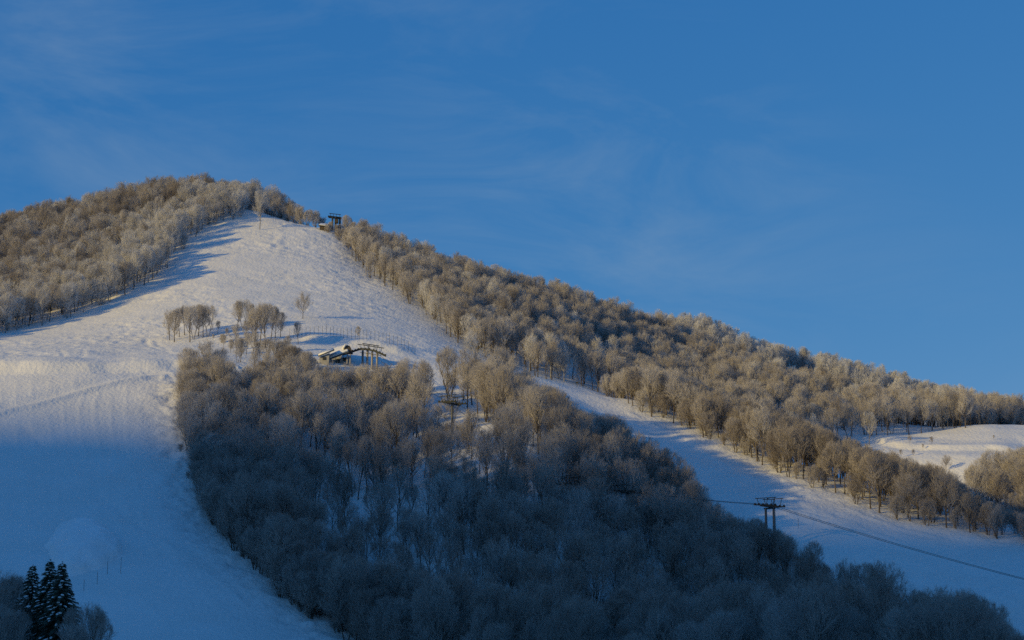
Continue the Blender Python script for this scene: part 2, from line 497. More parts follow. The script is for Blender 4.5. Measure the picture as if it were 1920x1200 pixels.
def ground_h(x, y, detail=True):
    x = np.asarray(x, float).ravel()
    y = np.asarray(y, float).ravel()
    z = base_h(x, y)
    ang = np.degrees(np.abs(np.arctan2(x, y)))
    view = (ang < 21) & (y > 200) & (y < 760)
    idx = np.nonzero(view)[0]
    if len(idx) == 0:
        return z
    X, Y = x[idx], y[idx]
    dz = np.zeros(len(X))
    # terrace bank above the groomed run and the diagonal cat track
    d, s, r, L = dist_near(X, Y, BANK, 30)
    up = d * s
    dz += 2.2 * (smooth(-2.0, 2.6, up) - smooth(2.6, 26, up)) * (r > 0.1)
    d, s, r, L = dist_near(X, Y, CAT_TRACK, 14)
    fade = smooth(0, 6, r) * (1 - smooth(L - 12, L, r))
    sd = d * s
    dz += (0.85 * np.exp(-(sd / 1.2) ** 2) - 0.75 * np.exp(-((sd - 4.2) / 2.6) ** 2)) * fade
    inp = inside(X, Y, LEFT_PISTE)
    for k, P in enumerate(PASSES):
        m = (X > P[:, 0].min() - 4) & (X < P[:, 0].max() + 4) & (Y > P[:, 1].min() - 4) & (Y < P[:, 1].max() + 4)
        d, s, r, L = dist_to(X[m], Y[m], P)
        amp = (0.055 + 0.03 * vnoise(r / 9.0, r * 0 + k, 3)) * smooth(0, 5, r) * (1 - smooth(L - 6, L, r))
        if k == 6:
            amp = amp * 0.35
        dz[m] += amp * np.exp(-(d / 0.6) ** 2) - 0.12 * amp * np.exp(-((d * s - 2.0) / 1.6) ** 2)
    for P in RIDGE_PASS:
        d, s, r, L = dist_near(X, Y, P, 6)
        dz += 0.28 * np.exp(-(d / 1.4) ** 2) * (0.5 + 0.5 * vnoise(r / 7, r * 0, 9))
    d, s, r, L = dist_near(X, Y, STATION_BANK, 18)
    up = d * s * np.sign(STATION_BANK[-1, 0] - STATION_BANK[0, 0])
    dz += 1.5 * (smooth(-3.0, 1.5, up) - smooth(1.5, 14, up)) * smooth(0, 5, r) * (1 - smooth(L - 6, L, r))
    d, s, r, L = dist_near(X, Y, SHELF_BANK, 22)
    up = d * s
    dz += 1.5 * (smooth(-2.5, 2.5, up) - smooth(2.5, 18, up)) * smooth(0, 12, r) * (r > 0.1) * (1 - smooth(L - 10, L, r))
    for P in TRACKS:
        m = (X > P[:, 0].min() - 3) & (X < P[:, 0].max() + 3) & (Y > P[:, 1].min() - 4) & (Y < P[:, 1].max() + 4)
        d, s, r, L = dist_to(X[m], Y[m], P)
        dz[m] += 0.05 * np.exp(-((d - 1.3) / 0.8) ** 2) - 0.11 * np.exp(-(d / 0.9) ** 2)
    # surface relief: wind-packed and skied-up snow, smooth on groomed ground
    def soft(P, ins, w):
        d = dist_near(X, Y, np.vstack([P[::2], P[:1]]), w + 2)[0]
        return smooth(-w, w, np.where(ins, d, -d))
    inp = soft(LEFT_PISTE, inp, 3.5)
    upm = soft(UPPER, inside(X, Y, UPPER), 8.0)
    rough = (1 - inp) * (0.55 + 0.45 * upm) * (0.35 + 0.9 * smooth(-0.5, 0.7, fbm(X / 28, Y / 20, 3, 131))) + 0.02
    a = 0.55
    xr, yr = X * math.cos(a) + Y * math.sin(a), -X * math.sin(a) + Y * math.cos(a)
    m1 = fbm(xr / 5.5, yr / 2.2, 3, 21)
    m2 = fbm(X / 2.4, Y / 1.9, 2, 41)
    dz += rough * (0.13 * m1 + 0.20 * m2)
    edge, s, r, L = dist_near(X, Y, LEFT_EDGE, 16)
    dz += np.exp(-((edge - 3.0) / 4.0) ** 2) * (0.28 * m1 + 0.2 * m2)
    dz += (0.9 - 0.75 * inp) * fbm(X / 26, Y / 26, 3, 61) * (1 - 0.6 * upm)
    z[idx] += dz * smooth(200, 225, Y) * (1 - smooth(735, 760, Y)) * (1 - smooth(19, 21, ang[idx]))
    return z

# one ground sheet: rings round the viewpoint, finest where the slope is seen
fine = np.radians(np.linspace(-18.6, 18.6, 860))
side = np.radians(np.concatenate([np.linspace(18.9, 30, 30), np.linspace(31, 60, 20), np.linspace(64, 296, 50), np.linspace(300, 329, 20), np.linspace(330, 341.1, 30)]))
AZ = np.concatenate([fine, side])
RAD = np.concatenate([np.linspace(4, 180, 24)[:-1], np.linspace(180, 255, 40)[:-1], np.linspace(255, 480, 330)[:-1], np.linspace(480, 720, 270)[:-1], np.linspace(720, 860, 50)[:-1], np.linspace(860, 1300, 26)[:-1], np.geomspace(1300, 9000, 20)])
na, nr = len(AZ), len(RAD)
gx = (np.sin(AZ)[None] * RAD[:, None]).ravel()
gy = (np.cos(AZ)[None] * RAD[:, None]).ravel()
gz = ground_h(gx, gy)
verts = np.stack([gx, gy, gz], 1)
ii = (np.arange(nr - 1)[:, None] * na + np.arange(na)[None]).ravel()
jj = (np.arange(nr - 1)[:, None] * na + (np.arange(na) + 1)[None] % na).ravel()
quads = np.stack([ii, ii + na, jj + na, jj], 1)
def grid_mesh(name, verts, quads, m):
    me = bpy.data.meshes.new(name)
    me.vertices.add(len(verts))
    me.vertices.foreach_set('co', verts.astype(np.float32).ravel())
    me.loops.add(quads.size)
    me.loops.foreach_set('vertex_index', quads.astype(np.int32).ravel())
    me.polygons.add(len(quads))
    me.polygons.foreach_set('loop_start', (np.arange(len(quads)) * 4).astype(np.int32))
    me.polygons.foreach_set('use_smooth', np.ones(len(quads), bool))
    me.materials.append(m)
    me.update(calc_edges=True)
    me.validate()
    return me
gme = grid_mesh('snowy_mountain', verts, quads[:, ::-1], SNOW)
ground = bpy.data.objects.new('terrain', gme)
COL.objects.link(ground)
ground['kind'] = 'structure'
ground['label'] = 'snow covered mountainside with groomed ski runs and steep open slope'

# pile of ploughed-up snow near the foot of the groomed run, faint sunlight put into its colour
mx0, my0 = MOUND.min(0) - 1
mx1, my1 = MOUND.max(0) + 1
mgx, mgy = np.meshgrid(np.linspace(mx0, mx1, 110), np.linspace(my0, my1, 110))
md, _s, _r, _l = dist_to(mgx.ravel(), mgy.ravel(), MOUND)
msd = np.where(inside(mgx.ravel(), mgy.ravel(), MOUND), md, -md) + 0.25 * fbm(mgx.ravel() / 2.5, mgy.ravel() / 2.5, 2, 151)
top = 2.6 + 1.4 * smooth(-10, 9, mgx.ravel() - MOUND_C[0]) + 0.35 * fbm(mgx.ravel() / 3.0, mgy.ravel() / 3.0, 3, 161)
mh = smooth(0, 1.3, msd) * top * 0.35 + smooth(0, 5.0, msd) * top * 0.65
mz = ground_h(mgx, mgy) + mh - 0.1
mi = (np.arange(109)[:, None] * 110 + np.arange(109)[None]).ravel()
mq = np.stack([mi, mi + 1, mi + 111, mi + 110], 1)
okq = (msd[mq] > -0.6).all(1)
pile = bpy.data.objects.new('snow_pile', grid_mesh('snow_pile', np.stack([mgx.ravel(), mgy.ravel(), mz], 1), mq[okq], SUN_TINTED_SNOW))
COL.objects.link(pile)
pile['label'] = 'ploughed pile of sun-tinted snow on the groomed run above the spruces'
pile['category'] = 'snow pile'

# the mountain across the valley, towards the sun, whose shadow lies over the foot of the slope
RIDGE_D = 2600.0
S_CREST, TDIR = 123 - RIDGE_D, np.array([SUN_H.y, -SUN_H.x])
if TDIR[1] < 0:
    TDIR = -TDIR
AWAY = -np.array(SUN_H)
tt = np.linspace(-900, 1500, 400)
ss = np.concatenate([np.linspace(-1700, -60, 30), np.linspace(-50, 50, 15), np.linspace(60, 1400, 30)])
T, S = np.meshgrid(tt, ss)
def shade_eq(t):
    return np.interp(t, [-900, 150, 250, 273, 285, 300, 316, 325, 334, 371, 470, 700, 1500], [260, 190, 105, 74, 62, 57, 55, 53, 52, 53, 24, -40, -160])
crest = shade_eq(T) + math.tan(SUN_EL) * RIDGE_D + 5 * fbm(T / 60, T * 0, 3, 77) + 5 * vnoise(T / 9, T * 0 + 3, 78)
prof = np.where(S < 0, np.exp(-(S / 900) ** 2), np.exp(-(S / 650) ** 2))
Zr = (crest + 30) * prof - 30 + 9 * fbm(T / 90, S / 90, 3, 80) * (1 - np.exp(-(S / 120) ** 2))
px_ = T * TDIR[0] + (S + S_CREST) * AWAY[0]
py_ = T * TDIR[1] + (S + S_CREST) * AWAY[1]
rv = np.stack([px_.ravel(), py_.ravel(), Zr.ravel()], 1)
nt, ns = len(tt), len(ss)
ri = (np.arange(ns - 1)[:, None] * nt + np.arange(nt - 1)[None]).ravel()
rq = np.stack([ri, ri + 1, ri + nt + 1, ri + nt], 1)
hill = bpy.data.objects.new('hill', grid_mesh('hill', rv, rq, SNOW))
COL.objects.link(hill)
hill['kind'] = 'structure'
hill['label'] = 'neighbouring snowy mountain across the valley'

# ------------------------------------------------------------------ trees
def rvec(rng):
    while True:
        v = Vector((rng.uniform(-1, 1), rng.uniform(-1, 1), rng.uniform(-1, 1)))
        if 0.05 < v.length < 1:
            return v.normalized()

def make_tree(seed, H=12.5, cw=3.6, clear=0.3, dens=1.0, stems=1, lean=0.0, spread=1.0, far=False):
    """a leafless broadleaf tree: (trunk mesh builder, crown mesh builder)"""
    rng = random.Random(seed)
    tr, cr = MB(), MB()
    cz0, cz1 = H * clear * 0.8, H
    cen = Vector((lean * H * 0.6, 0, (cz0 + cz1) * 0.5 + 0.06 * H))
    rad = Vector((cw, cw, (cz1 - cz0) * 0.5))
    lump = [(rvec(rng), rng.uniform(0.7, 1.05)) for _ in range(7)]
    def env(p):
        d = Vector(((p.x - cen.x) / rad.x, (p.y - cen.y) / rad.y, (p.z - cen.z) / rad.z))
        n = d.normalized() if d.length > 1e-6 else Vector((0, 0, 1))
        k = 1.0
        for a, b in lump:
            c = n.dot(a)
            if c > 0.55:
                k = k + (b - 0.95) * (c - 0.55) / 0.45
        return d.length / k
    def bend(p, d, L, n, upb, wig):
        out = [p]
        for k in range(n):
            d = (d + Vector((0, 0, upb)) + rvec(rng) * wig).normalized()
            q = out[-1] + d * (L / n)
            if k > 0 and env(q) > 1.04:
                break
            out.append(q)
        return out
    twigs = 0
    def twig_burst(p, d, n, L, r):
        for _ in range(n):
            dd = (d * 0.95 + rvec(rng) * 0.55 + Vector((0, 0, 0.30))).normalized()
            l = L * rng.uniform(0.6, 1.25)
            q = p + dd * l
            if env(q) > 1.2:
                q = p + dd * l * 0.45
            cr.spike(p, q, r)
    def sub(p, d, L, r, lev):
        n = 3 if lev < 2 else 2
        P = bend(p, d, L, n + (1 if lev == 0 else 0), 0.10 if lev < 2 else 0.05, 0.22)
        if len(P) < 2:
            return
        m = len(P)
        rr = [r * (1 - 0.72 * k / (m - 1)) for k in range(m)]
        (tr if lev == 0 else cr).tube(P, rr, 5 if lev == 0 else 3, cap=False)
        if lev == 2:
            TR_, TL_ = (0.0115, 0.95) if far else (0.0072, 0.82)
            for k in range(max(2, int((5 if far else 8) * dens))):
                t = rng.uniform(0.15, 1.0) * (m - 1)
                i = min(int(t), m - 2)
                b = P[i].lerp(P[i + 1], t - i)
                twig_burst(b, (P[i + 1] - P[i]).normalized(), 1, TL_, TR_)
            twig_burst(P[-1], (P[-1] - P[-2]).normalized(), 2 if far else 3, TL_, TR_)
            return
        kids = (7 if lev == 0 else 6) if far else (9 if lev == 0 else 7)
        for k in range(kids):
            t = (0.22 + 0.78 * (k + rng.random()) / kids) * (m - 1)
            i = min(int(t), m - 2)
            b = P[i].lerp(P[i + 1], t - i)
            dd = (P[i + 1] - P[i]).normalized()
            nd = (dd * 0.72 + rvec(rng) * 0.66 + Vector((0, 0, 0.22))).normalized()
            sub(b, nd, L * (0.55 if lev == 0 else 0.58) * rng.uniform(0.7, 1.15), r * (0.45 if lev == 0 else 0.5), lev + 1)
    for st in range(stems):
        a = rng.uniform(0, 6.28)
        off = Vector((math.cos(a), math.sin(a), 0)) * (0.0 if stems == 1 else 0.25)
        splay = Vector((math.cos(a), math.sin(a), 0)) * (0.0 if stems == 1 else 0.22)
        r0 = H * 0.0135 * (1 if stems == 1 else 0.7) * rng.uniform(0.9, 1.15)
        TH = H * rng.uniform(0.72, 0.82)
        P = [off + Vector((0, 0, -0.5))]
        d = (Vector((lean, 0, 1)) + splay + rvec(rng) * 0.05).normalized()
        nseg = 7
        for k in range(nseg):
            P.append(P[-1] + d * (TH / nseg))
            d = (d + rvec(rng) * 0.09 + Vector((0, 0, 0.03))).normalized()
        rr = [r0 * (1.35 if k == 0 else 1 - 0.85 * k / nseg) for k in range(nseg + 1)]
        tr.tube(P, rr, 7, cap=False)
        nl = 12 if stems == 1 else 7
        for k in range(nl):
            t = clear + (1 - clear) * ((k + rng.random() * 0.8) / nl) * 0.98
            f = t * nseg
            i = min(int(f), nseg - 1)
            b = P[i].lerp(P[i + 1], f - i)
            az = a + k * 2.4 + rng.uniform(-0.4, 0.4)
            inc = R(rng.uniform(24, 54)) * (1.15 - 0.6 * t) * spread
            dd = Vector((math.cos(az) * math.sin(inc), math.sin(az) * math.sin(inc), math.cos(inc)))
            L = H * rng.uniform(0.36, 0.46) * (1.1 - 0.5 * (t - clear))
            sub(b, dd, L, r0 * (0.62 - 0.33 * t), 0)
    return tr, cr

TREE_SPECS = [dict(seed=11, H=13, cw=3.5, clear=0.30), dict(seed=23, H=12, cw=4.9, clear=0.26, spread=1.45), dict(seed=37, H=14, cw=3.2, clear=0.36),
              dict(seed=41, H=12.5, cw=3.7, clear=0.28, stems=2), dict(seed=59, H=11.5, cw=4.4, clear=0.22, stems=3, spread=1.2, dens=0.8), dict(seed=67, H=14, cw=2.9, clear=0.42, dens=0.75),
              dict(seed=73, H=13, cw=3.9, clear=0.33, lean=0.06),
              dict(seed=83, H=10, cw=3.6, clear=0.07, stems=4, dens=0.6), dict(seed=97, H=8.5, cw=3.3, clear=0.05, stems=4, dens=0.5)]
BUSHY = (7, 8)
LIB = bpy.data.collections.new('tree_library')
NVAR = len(TREE_SPECS)
KINDS = ['brown', 'rimed', 'frost']
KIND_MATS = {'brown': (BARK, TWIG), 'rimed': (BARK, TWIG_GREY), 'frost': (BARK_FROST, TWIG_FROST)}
def dress(o, *mats):
    """materials held by the object, so alike trees share one mesh"""
    for slot, m_ in zip(o.material_slots, mats):
        slot.link = 'OBJECT'
        slot.material = m_
def join_mesh(a, b, name):
    m = MB()
    m.add(a.v, a.f)
    n = len(a.f)
    m.add(b.v, b.f)
    me = m.mesh(name, BARK)
    me.materials.append(TWIG)
    idx = np.zeros(len(me.polygons), np.int32)
    idx[n:] = 1
    me.polygons.foreach_set('material_index', idx)
    return me
TREE_MESH, WHOLE = [], []
for i, sp in enumerate(TREE_SPECS):
    tr, cr = make_tree(**sp)
    TREE_MESH.append((tr.mesh('trunk', BARK, True), cr.mesh('crown', TWIG)))
    WHOLE.append(join_mesh(*make_tree(**sp, far=True), 'far_tree'))
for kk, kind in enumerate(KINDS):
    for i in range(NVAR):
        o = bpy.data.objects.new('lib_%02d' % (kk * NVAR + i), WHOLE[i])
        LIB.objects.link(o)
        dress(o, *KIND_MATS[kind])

# stands of trees in plan
far = lambda lst: np.array([plan(u, Y) for u, Y in lst])
FOREST = {}
FOREST['summit'] = np.concatenate([line([(-160, 650), (0, 628), (110, 606), (210, 571), (290, 533), (345, 466), (385, 431), (440, 413), (480, 402)]), far([(540, 690), (600, 690), (600, 720), (400, 760), (0, 790), (-220, 790), (-260, 560)])])
FOREST['ridge'] = np.concatenate([line([(628, 446), (655, 476), (700, 526), (780, 580), (872, 654), (905, 664), (960, 682), (1010, 706)]), far([(1050, 520), (1130, 520), (1180, 512), (1300, 512), (1400, 505), (1500, 500), (1620, 520), (1700, 538), (1800, 540), (1830, 560), (1900, 580), (2060, 575), (2120, 640), (1700, 648), (1250, 660), (900, 680), (640, 690)])])
FOREST['back'] = far([(1120, 730), (1240, 750), (1400, 750), (1700, 745), (2060, 740), (2060, 800), (1120, 810)])
FOREST['spur'] = np.concatenate([line([(1132, 738), (1300, 818), (1500, 912), (1700, 987), (1920, 1023)]), far([(2060, 378), (2060, 420), (1920, 418), (1700, 440), (1550, 462), (1400, 485), (1250, 508), (1140, 512)])])
FOREST['corner'] = far([(1800, 442), (1900, 430), (2060, 430), (2060, 468), (1880, 468), (1790, 456)])
FOREST['centre'] = np.concatenate([LEFT_EDGE[::-1], line([(345, 716), (400, 728), (440, 758), (480, 745), (560, 738), (590, 752), (670, 758), (740, 758), (760, 738), (850, 734), (950, 734), (1000, 750), (1020, 785), (1100, 838), (1170, 872), (1250, 925), (1320, 985), (1420, 1040), (1500, 1085), (1620, 1140), (1720, 1185), (1850, 1235), (1930, 1290)], y0=180)])
CORRIDOR = line([(700, 690), (790, 735), (848, 775), (900, 812), (960, 850), (1010, 880)])
GAPS = [(hit(1225, 985), 4.0), (hit(675, 960), 5.0), (hit(450, 735), 4.5), (hit(720, 720), 6), (hit(660, 715), 6), (hit(850, 800), 5.0), (hit(930, 850), 4.0), (hit(900, 1180), 5)]

rng = np.random.default_rng(5)
def scatter(P, spacing, seed):
    r_ = np.random.default_rng(seed)
    x0, y0 = P.min(0)
    x1, y1 = P.max(0)
    cell = spacing
    nx, ny = int((x1 - x0) / cell) + 1, int((y1 - y0) / cell) + 1
    gx_, gy_ = np.meshgrid(np.arange(nx), np.arange(ny))
    gx_ = x0 + (gx_ + 0.5 * (gy_ % 2) + r_.uniform(-.42, .42, gx_.shape)) * cell
    gy_ = y0 + (gy_ + r_.uniform(-.42, .42, gy_.shape)) * cell
    q = np.stack([gx_.ravel(), gy_.ravel()], 1)
    return q[inside(q[:, 0], q[:, 1], P)]

CROWN_TOP = {
 'centre': [(330, 640), (420, 645), (440, 690), (465, 690), (480, 648), (585, 650), (590, 684), (745, 686), (752, 652), (950, 656), (985, 690), (1008, 722), (1052, 736), (1082, 773), (1157, 785), (1190, 818), (1250, 838), (1310, 900), (1335, 937), (1370, 966), (1430, 978), (1480, 1003), (1530, 1016), (1600, 1042), (1650, 1056), (1720, 1086), (1740, 1112), (1830, 1112), (1870, 1142), (1900, 1185), (2000, 1230)],
 'spur': [(1120, 715), (1140, 705), (1200, 688), (1280, 705), (1350, 738), (1500, 790), (1640, 848), (1700, 862), (1780, 888), (1850, 942), (1920, 968), (2060, 980)],
 'ridge': [(560, 440), (648, 434), (664, 426), (685, 300), (2300, 0)],
 'corner': [(1780, 890), (1830, 852), (1920, 845), (2060, 845)],
}
TOWER_VIEW = [(1036, 1088, 357, 906), (1156, 1206, 362, 924), (1412, 1474, 365, 968), (822, 878, 398, 785)]
def crown_line(name, u, Y):
    c = CROWN_TOP.get(name)
    if c is None:
        return None
    cu, cv = [a for a, b in c], [b for a, b in c]
    hw = 2.6 / Y * FPX
    lim = max(np.interp(u + k * hw, cu, cv) for k in (-0.3, 0, 0.35)) - 8
    for a, b, yt, v in TOWER_VIEW:
        if Y < yt and a - hw * 0.2 < u < b + hw * 0.2:
            lim = max(lim, v)
    return float(lim)
TREES = []     # stand, x, y, z, kind, variant, rz, scale
SPACING = dict(summit=4.2, ridge=4.2, back=4.2, spur=3.8, corner=4.0, centre=4.0)
for name, P in FOREST.items():
    q = scatter(P, SPACING[name], len(name) * 7 + 1)
    den = vnoise(q[:, 0] / 22, q[:, 1] / 22, 91)
    keep = np.ones(len(q), bool)
    if name == 'centre':
        u_, v_ = proj(q[:, 0], q[:, 1], base_h(q[:, 0], q[:, 1]))
        keep &= ~((u_ > 1040) & (v_ > 1000) & (rng.random(len(q)) < 0.2))
        d, s, r, L = dist_to(q[:, 0], q[:, 1], CORRIDOR)
        keep &= d > 4.4
        le = dist_to(q[:, 0], q[:, 1], LEFT_EDGE)[0]
        keep &= ~((u_ > 550) & (u_ < 1040) & (v_ > 870) & (v_ < 1150) & (u_ < 940) & (le > 16) & (rng.random(len(q)) < 0.5))
        keep &= ~((u_ > 560) & (u_ < 1000) & (v_ <= 870) & (le > 14) & (rng.random(len(q)) < 0.22))
        keep &= ~((u_ > 1040) & (u_ < 1230) & (v_ > 1040) & (v_ < 1180) & (rng.random(len(q)) < 0.4))
        for c, rad in GAPS:
            keep &= np.hypot(q[:, 0] - c[0], q[:, 1] - c[1]) > rad
    if name == 'ridge':
        u_, v_ = proj(q[:, 0], q[:, 1], base_h(q[:, 0], q[:, 1]))
        keep &= ~((u_ > 1060) & (u_ < 1150) & (q[:, 1] < 580) & (rng.random(len(q)) < 0.5))
        keep &= ~((u_ > 1450) & (u_ < 1840) & (q[:, 1] < 570) & (rng.random(len(q)) < 0.45))
    if name == 'back':
        u_, v_ = proj(q[:, 0], q[:, 1], base_h(q[:, 0], q[:, 1]))
        keep &= ~((u_ > 1470) & (u_ < 1530) & (q[:, 1] < 770))
    q = q[keep]
    if name == 'centre':
        e2 = scatter(P, 2.5, 99)
        e2 = e2[dist_to(e2[:, 0], e2[:, 1], LEFT_EDGE)[0] < 9]
        infill = np.array([hit(u, v) for u, v in [(862, 985), (878, 960), (884, 1010), (898, 975), (905, 1030), (915, 995), (870, 1040), (890, 1065), (925, 1045), (905, 1085), (880, 1110), (925, 1100), (850, 1070), (1418, 1062), (1436, 1070), (1456, 1066), (1470, 1075)]])
        q = np.vstack([q, e2, infill])
    z = ground_h(q[:, 0], q[:, 1])
    ed = dist_to(q[:, 0], q[:, 1], np.vstack([P, P[:1]]))[0]
    for (x, y), zz, e_ in zip(q, z, ed):
        g = rng.random()
        fr = 0.0
        if name == 'summit':
            e, *_ = dist_to(np.array([x]), np.array([y]), UPPER)
            fr = 0.75 if (e[0] < 26 or x > -95) else 0.12
            if vnoise(np.array([x / 25]), np.array([y / 25]), 3)[0] > 0.3:
                fr += 0.25
        elif name == 'back':
            fr = 1.0
        elif name == 'ridge':
            fr = 0.15 if x < 20 else 0.08
        if g < fr:
            kind = 'frost'
        else:
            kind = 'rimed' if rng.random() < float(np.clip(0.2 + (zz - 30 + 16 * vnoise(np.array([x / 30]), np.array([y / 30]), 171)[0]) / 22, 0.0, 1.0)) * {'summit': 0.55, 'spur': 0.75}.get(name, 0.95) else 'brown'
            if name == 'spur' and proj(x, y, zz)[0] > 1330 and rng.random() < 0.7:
                kind = 'brown'  # darker kind imitates shade on the lower spur that no geometry casts
        s = rng.uniform(0.8, 1.1) * {'summit': 0.92, 'back': 0.8, 'ridge': 0.92}.get(name, 1.0)
        if name == 'centre':
            s = rng.uniform(0.62, 1.12)
        uu = proj(x, y, zz)[0]
        low = 0.12 + (0.3 if e_ < 6 and name == 'centre' else 0) + (0.3 if name == 'centre' and uu < 520 else 0)
        if name == 'centre' and 560 < uu < 1010 and 890 < proj(x, y, zz)[1] < 1160 and e_ > 6:
            low = 0.22 if rng.random() < 0.5 else 0.0
            s *= rng.uniform(0.7, 1.0)
        if name == 'centre' and 900 < uu < 1300 and proj(x, y, zz)[1] < 1060:
            s *= 1.1
        vi = int(rng.choice(BUSHY)) if rng.random() < low else int(rng.integers(7))
        if name == 'centre' and 550 < uu < 1000 and vi in (1, 4, 0) and rng.random() < 0.7:
            vi = int(rng.choice((2, 5, 5, 3)))
        if name == 'centre':
            if dist_to(np.array([x]), np.array([y]), LEFT_EDGE)[0][0] < 8 and rng.random() < 0.75:
                vi = int(rng.choice(BUSHY))
        if name == 'spur' and e_ < 4.5 and rng.random() < 0.4:
            vi, s = int(rng.choice(BUSHY)), rng.uniform(0.35, 0.8)
        # keep crowns below the sight lines where the photograph shows run, shelf, towers and station in the open
        lim = crown_line(name, proj(x, y, zz)[0], y)
        if lim is not None:
            hmax = max(0.0, px(proj(x, y, zz)[0], lim, y)[2] - zz)
            hs = s * TREE_SPECS[vi]['H'] * 1.03
            if hs > hmax:
                if hmax < 3.0:
                    continue
                if hmax < 8.5 and vi not in BUSHY:
                    vi = int(rng.choice(BUSHY))
                s = min(s, hmax / (TREE_SPECS[vi]['H'] * 1.03)) * rng.uniform(0.88, 1.0)
        TREES.append([name, x, y, zz, kind, vi, rng.uniform(0, 6.28), s])

# leave out trees the crest hides from the whole valley side
TA = np.array([[t[1], t[2], t[3] + 13.5 * t[7]] for t in TREES])
fr_ = np.linspace(0.6, 0.985, 40)
ray = TA[:, None, :] * fr_[None, :, None]
over = (base_h(ray[..., 0].ravel(), ray[..., 1].ravel()).reshape(len(TA), -1) - ray[..., 2]).max(1)
TREES = [t for t, o_ in zip(TREES, over) if o_ < 1.0]
# how large and how openly each tree shows decides which stand as single trees
info = []
for k, t in enumerate(TREES):
    u, v = proj(t[1], t[2], t[3])
    ut, vt = proj(t[1], t[2], t[3] + 12 * t[7])
    inframe = -20 < u < 1940 and vt < 1195
    info.append((t[0], u, v, inframe))
def pick(cond, n, key):
    c = [k for k in range(len(TREES)) if info[k][3] and cond(k)]
    c.sort(key=key)
    return set(c[:n])
upper_edge = UPPER
def edge_d(k):
    e, *_ = dist_to(np.array([TREES[k][1]]), np.array([TREES[k][2]]), UPPER)
    return e[0]
single = pick(lambda k: TREES[k][0] in ('centre', 'spur', 'corner') and TREES[k][4] != 'frost', 285, lambda k: TREES[k][2] - (25 if TREES[k][0] == 'centre' else 0))
frosted = pick(lambda k: TREES[k][4] == 'frost' and TREES[k][0] in ('summit', 'ridge'), 120, edge_d)

LOOK = {0: 'round crowned', 1: 'broad', 2: 'tall narrow', 3: 'twin stemmed', 4: 'three stemmed', 5: 'slender open', 6: 'leaning', 7: 'bushy low branched', 8: 'short bushy'}
def stand_text(nm, kind, vi, u, v):
    if nm == 'centre':
        col = ('beside the curving left run' if u < 620 else 'in the open hollow of the middle wood' if u < 900 else 'in the middle of the shaded wood' if u < 1150
               else 'below the half hidden lift towers' if u < 1400 else 'below the twin column tower' if u < 1640 else 'beside the lower blue run')
        row = 'upper rows' if v < 1000 else 'middle rows' if v < 1130 else 'lowest rows'
        return '%s bare tree %s, %s' % (LOOK[vi], col, row), '%s trees %s, %s' % (LOOK[vi], col, row)
    if nm == 'spur':
        col = 'upper end' if u < 1400 else 'middle' if u < 1680 else 'lower end'
        return '%s bare tree at the %s of the spur above the right run' % (LOOK[vi], col), '%s trees at the %s of the spur' % (LOOK[vi], col)
    if nm == 'corner':
        return '%s sunlit tree in the clump below the far right snow shelf' % LOOK[vi], '%s trees in the far right clump' % LOOK[vi]
    if nm == 'summit':
        col = 'lowest stretch' if u < 110 else 'lower stretch' if u < 230 else 'shadowed middle stretch' if u < 330 else 'upper stretch' if u < 420 else 'very top'
        return '%s frosted tree in the %s of the summit wood edge' % (LOOK[vi], col), '%s frosted trees in the %s of the summit wood edge' % (LOOK[vi], col)
    col = 'beside the open slope' if u < 900 else 'above the gully'
    return '%s frosted tree on the right ridge %s' % (LOOK[vi], col), '%s frosted trees on the ridge %s' % (LOOK[vi], col)
def add_tree(name, label, group, kind, vi, x, y, z, rz, s, cat='tree'):
    t = thing(name, label, cat, (x, y, z), rz, s, group)
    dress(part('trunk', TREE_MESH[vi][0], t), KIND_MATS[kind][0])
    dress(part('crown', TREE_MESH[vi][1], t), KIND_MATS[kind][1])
    return t
for k in sorted(single | frosted):
    nm, x, y, z, kind, vi, rz, s = TREES[k]
    u, v = info[k][1:3]
    label, group = stand_text(nm, kind, vi, u, v)
    add_tree('frosted_tree' if kind == 'frost' else 'bare_tree', label, group, kind, vi, x, y, z - 0.1, rz, s)

